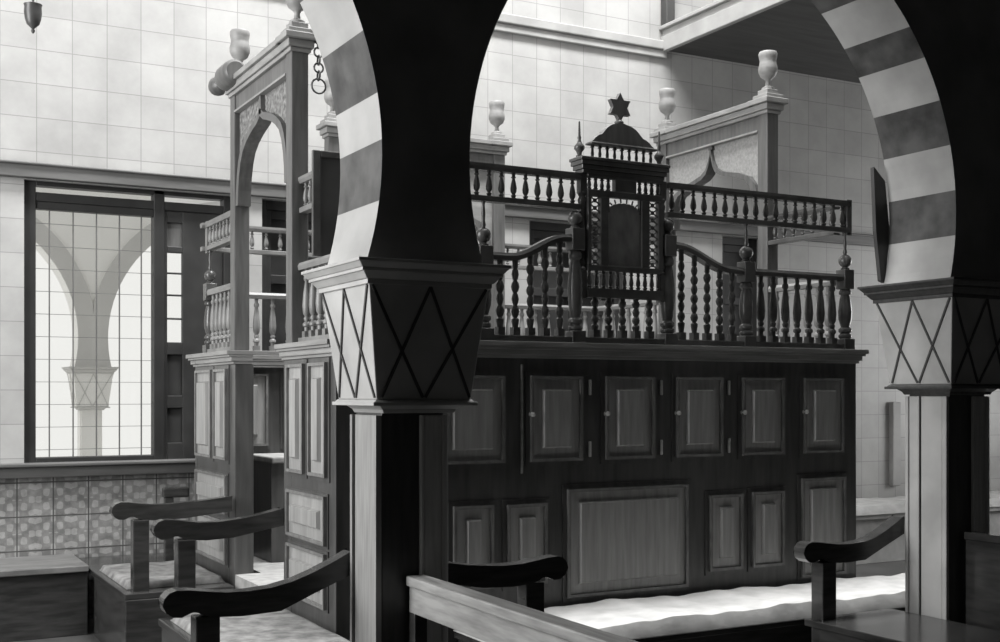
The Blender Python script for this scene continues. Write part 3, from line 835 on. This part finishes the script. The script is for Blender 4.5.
# long bench under the bimah front
b = thing('bench', 'long low bench under white cloth running along the bimah front', 'bench', (3.9, 4.3, 0))
MB().box(2.25, 5.75, 4.06, YF-.03, .335, .365).build('seat', 'bench', b, .004)
MB().box(2.25, 5.75, 4.075, 4.10, .0, .335).build('front_board', 'bench', b, .004)
for x in (2.27, 5.70): MB().box(x, x+.03, 4.1, YF-.03, 0, .335).build('end_board', 'bench', b, .003)
cushion('bench_cushion', 'rumpled white cloth cushion on the long bench along the bimah front', 'cushion', 2.25, 5.75, 4.035, YF-.025, .365, .430, .010, 120, 18)

# far window wall: bench in the corner
b = thing('bench', 'plain bench against the tiled dado below the leaded window', 'bench', (0, 7.3, 0))
MB().box(RX0+.02, 1.19, 7.06, YB-.005, .365, .40).build('seat', 'benchtop', b, .005)
MB().box(RX0+.02, 1.19, 7.10, 7.125, 0, .365).build('front_board', 'bench', b, .004)
# seat beyond the steps
b = thing('bench', 'short scroll-armed bench against the bimah side just past the steps', 'bench', (1.45, 6.6, 0))
MB().box(1.20, XL-.03, 6.10, YB-.03, .345, .375).build('seat', 'bench', b, .004)
MB().box(1.215, 1.24, 6.10, 7.05, 0, .345).build('front_board', 'bench', b, .004)
MB().box(1.20, XL-.03, 6.09, 6.12, 0, .345).build('end_board', 'bench', b, .004)
arm(b, 1.145, XL-.024, 6.19, .826, .012)
MB().box(1.60, XL-.03, 7.03, 7.085, .765, .825).build('end_rail', 'bench', b, .01)
MB().box(1.61, 1.66, 7.035, 7.08, .375, .765).build('end_post', 'bench', b, .004)
cushion('seat_cushion', 'thin pale cushion on the short bench past the steps', 'cushion', 1.235, XL-.04, 6.235, 7.0, .376, .41, .005, 30, 40, mt='seatcloth')
# arm on the near side of the steps
b = thing('bench', 'scroll-armed bench against the bimah side on the pier side of the steps', 'bench', (1.45, 5.0, 0))
MB().box(1.20, XL-.03, 4.35, 5.38, .345, .375).build('seat', 'bench', b, .004)
MB().box(1.215, 1.24, 4.35, 5.38, 0, .345).build('front_board', 'bench', b, .004)
arm(b, 1.165, XL-.024, 5.345, .815, .03)
cushion('seat_cushion', 'thin pale cushion on the bench at the pier side of the steps', 'cushion', 1.235, XL-.04, 4.36, 5.30, .376, .41, .005, 30, 40, mt='seatcloth')
# step before the entrance
b = thing('step', 'low pale matted step in front of the bimah entrance', 'step', (1.6, 5.8, 0))
MB().box(1.50, XL-.03, 5.42, 6.07, 0, .20).build('tread', 'bench', b, .006)
MB().box(1.505, XL-.035, 5.425, 6.065, .20, .208).build('mat', 'mat', b)

# double bench whose back runs forward from the big pier
b = thing('double_bench', 'two-sided scroll-armed bench with pale worn back rail joined to the big pier', 'bench', (1.65, 3.0, 0))
MB().box(1.598, 1.668, 1.2, 3.585, .742, .775).build('top_rail', 'rail', b, .005)
MB().box(1.610, 1.655, 1.2, 3.585, .655, .742).build('back_board', 'rail', b, .003)
MB().box(1.610, 1.655, 1.2, 3.585, .40, .46).build('lower_rail', 'bench', b, .003)
for y in (1.2, 2.3, 3.54): MB().box(1.61, 1.655, y, y+.045, 0, .655).build('upright', 'bench', b, .003)
MB().box(.95, 1.61, 1.2, 3.55, .37, .40).build('seat', 'bench', b, .004)
MB().box(1.655, 2.30, 1.2, 3.55, .37, .40).build('seat', 'bench', b, .004)
for x in (.98, 2.24): 
    for y in (1.25, 3.45): MB().box(x, x+.05, y, y+.05, 0, .37).build('leg', 'bench', b, .004)
arm(b, .872, PCX-.13, 3.88, .74, .095)
arm(b, 2.385, PCX+.13, 3.88, .758, .03)
# bench joined to the second pier
b = thing('bench', 'scroll-armed bench joined to the pier by the far bimah corner, white cloth behind it', 'bench', (4.1, 3.4, 0))
MB().box(3.62, 4.14, 2.2, 3.91, .37, .40).build('seat', 'bench', b, .004)
MB().box(3.64, 3.665, 2.2, 3.84, 0, .37).build('front_board', 'bench', b, .004)
MB().box(4.23, 4.30, 2.2, 3.585, .742, .775).build('top_rail', 'bench', b, .004)
MB().box(4.24, 4.29, 2.2, 3.585, .0, .742).build('back_board', 'bench', b, .004)
arm(b, 3.56, QCX-.125, 3.88, .735, .09)
# bench along the window wall past the bimah
b = thing('bench', 'white covered wall bench beyond the far corner of the bimah', 'bench', (8, 7.3, 0))
MB().box(6.4, RX1-.05, 7.02, YB-.01, .36, .40).build('seat', 'cloth', b, .004)
MB().box(6.4, RX1-.05, 7.06, 7.09, 0, .36).build('front_board', 'cloth', b, .004)
cushion('bench_cushion', 'white cloth cushion on the wall bench beyond the far corner of the bimah', 'cushion', 6.4, RX1-.05, 7.0, YB-.012, .40, .47, .008, 90, 14)

# hanging lamp whose foot shows at the top corner
hl = thing('hanging_lamp', 'dark metal foot of a hanging lamp before the pale tiled wall', 'lamp', (.8, 6.6, 3.28))
hx, hy_ = .783, 6.2
MB().lathe([(.003,0),(.008,.006),(.010,.014),(.006,.022),(.014,.030),(.030,.045),(.038,.07),(.042,.10),(.040,.13),(.044,.14),(.030,.145)], hx, hy_, 3.125, 16).build('bowl', 'iron', hl)
MB().tube([(hx, hy_, 3.265), (hx, hy_, RZ)], .006).build('rod', 'iron', hl)

# ------------------------------------------------------------------ light
def area(name, loc, rot, sx, sy, power):
    l = bpy.data.lights.new(name, 'AREA'); l.shape = 'RECTANGLE'; l.size = sx; l.size_y = sy; l.energy = power
    o = bpy.data.objects.new(name, l); C.objects.link(o); o.location = loc; o.rotation_euler = rot
    return o
# daylight in the left opening and the skylight; added fill on the gallery side
area('added_fill_gallery_side', (RX1+.1, 5.65, 1.9), (0, PI/2, 0), 2.0, 2.4, 62)
area('daylight_far_opening', (RX0-.1, 4.975, 2.85), (0, -PI/2, 0), 3.8, 2.0, 255)
area('daylight_skylight', ((SKX0+SKX1)/2, (SKY0+SKY1)/2, RZ+.12), (0, 0, 0), SKX1-SKX0-.1, SKY1-SKY0-.1, 1250)
w = bpy.data.worlds.new('sky'); SC.world = w; w.use_nodes = True
bg = w.node_tree.nodes['Background']; bg.inputs[0].default_value = (1, 1, .985, 1); bg.inputs[1].default_value = .86

# ------------------------------------------------------------------ camera
cam = bpy.data.cameras.new('camera'); co = bpy.data.objects.new('camera', cam); C.objects.link(co)
cam.sensor_fit = 'HORIZONTAL'; cam.sensor_width = 36; cam.lens = 36*1196/1000
cam.shift_y = (394-321)/1000
cam.clip_start = .05
co.location = (0, 0, 1.37)
co.rotation_euler = (PI/2, 0, -math.atan2(.4776, .8786))
SC.camera = co
vs_ = SC.view_settings
SC.display_settings.display_device = 'sRGB'
vs_.view_transform = 'Standard'; vs_.look = 'None'; vs_.gamma = 1; vs_.use_curve_mapping = False
vs_.exposure = 0.3
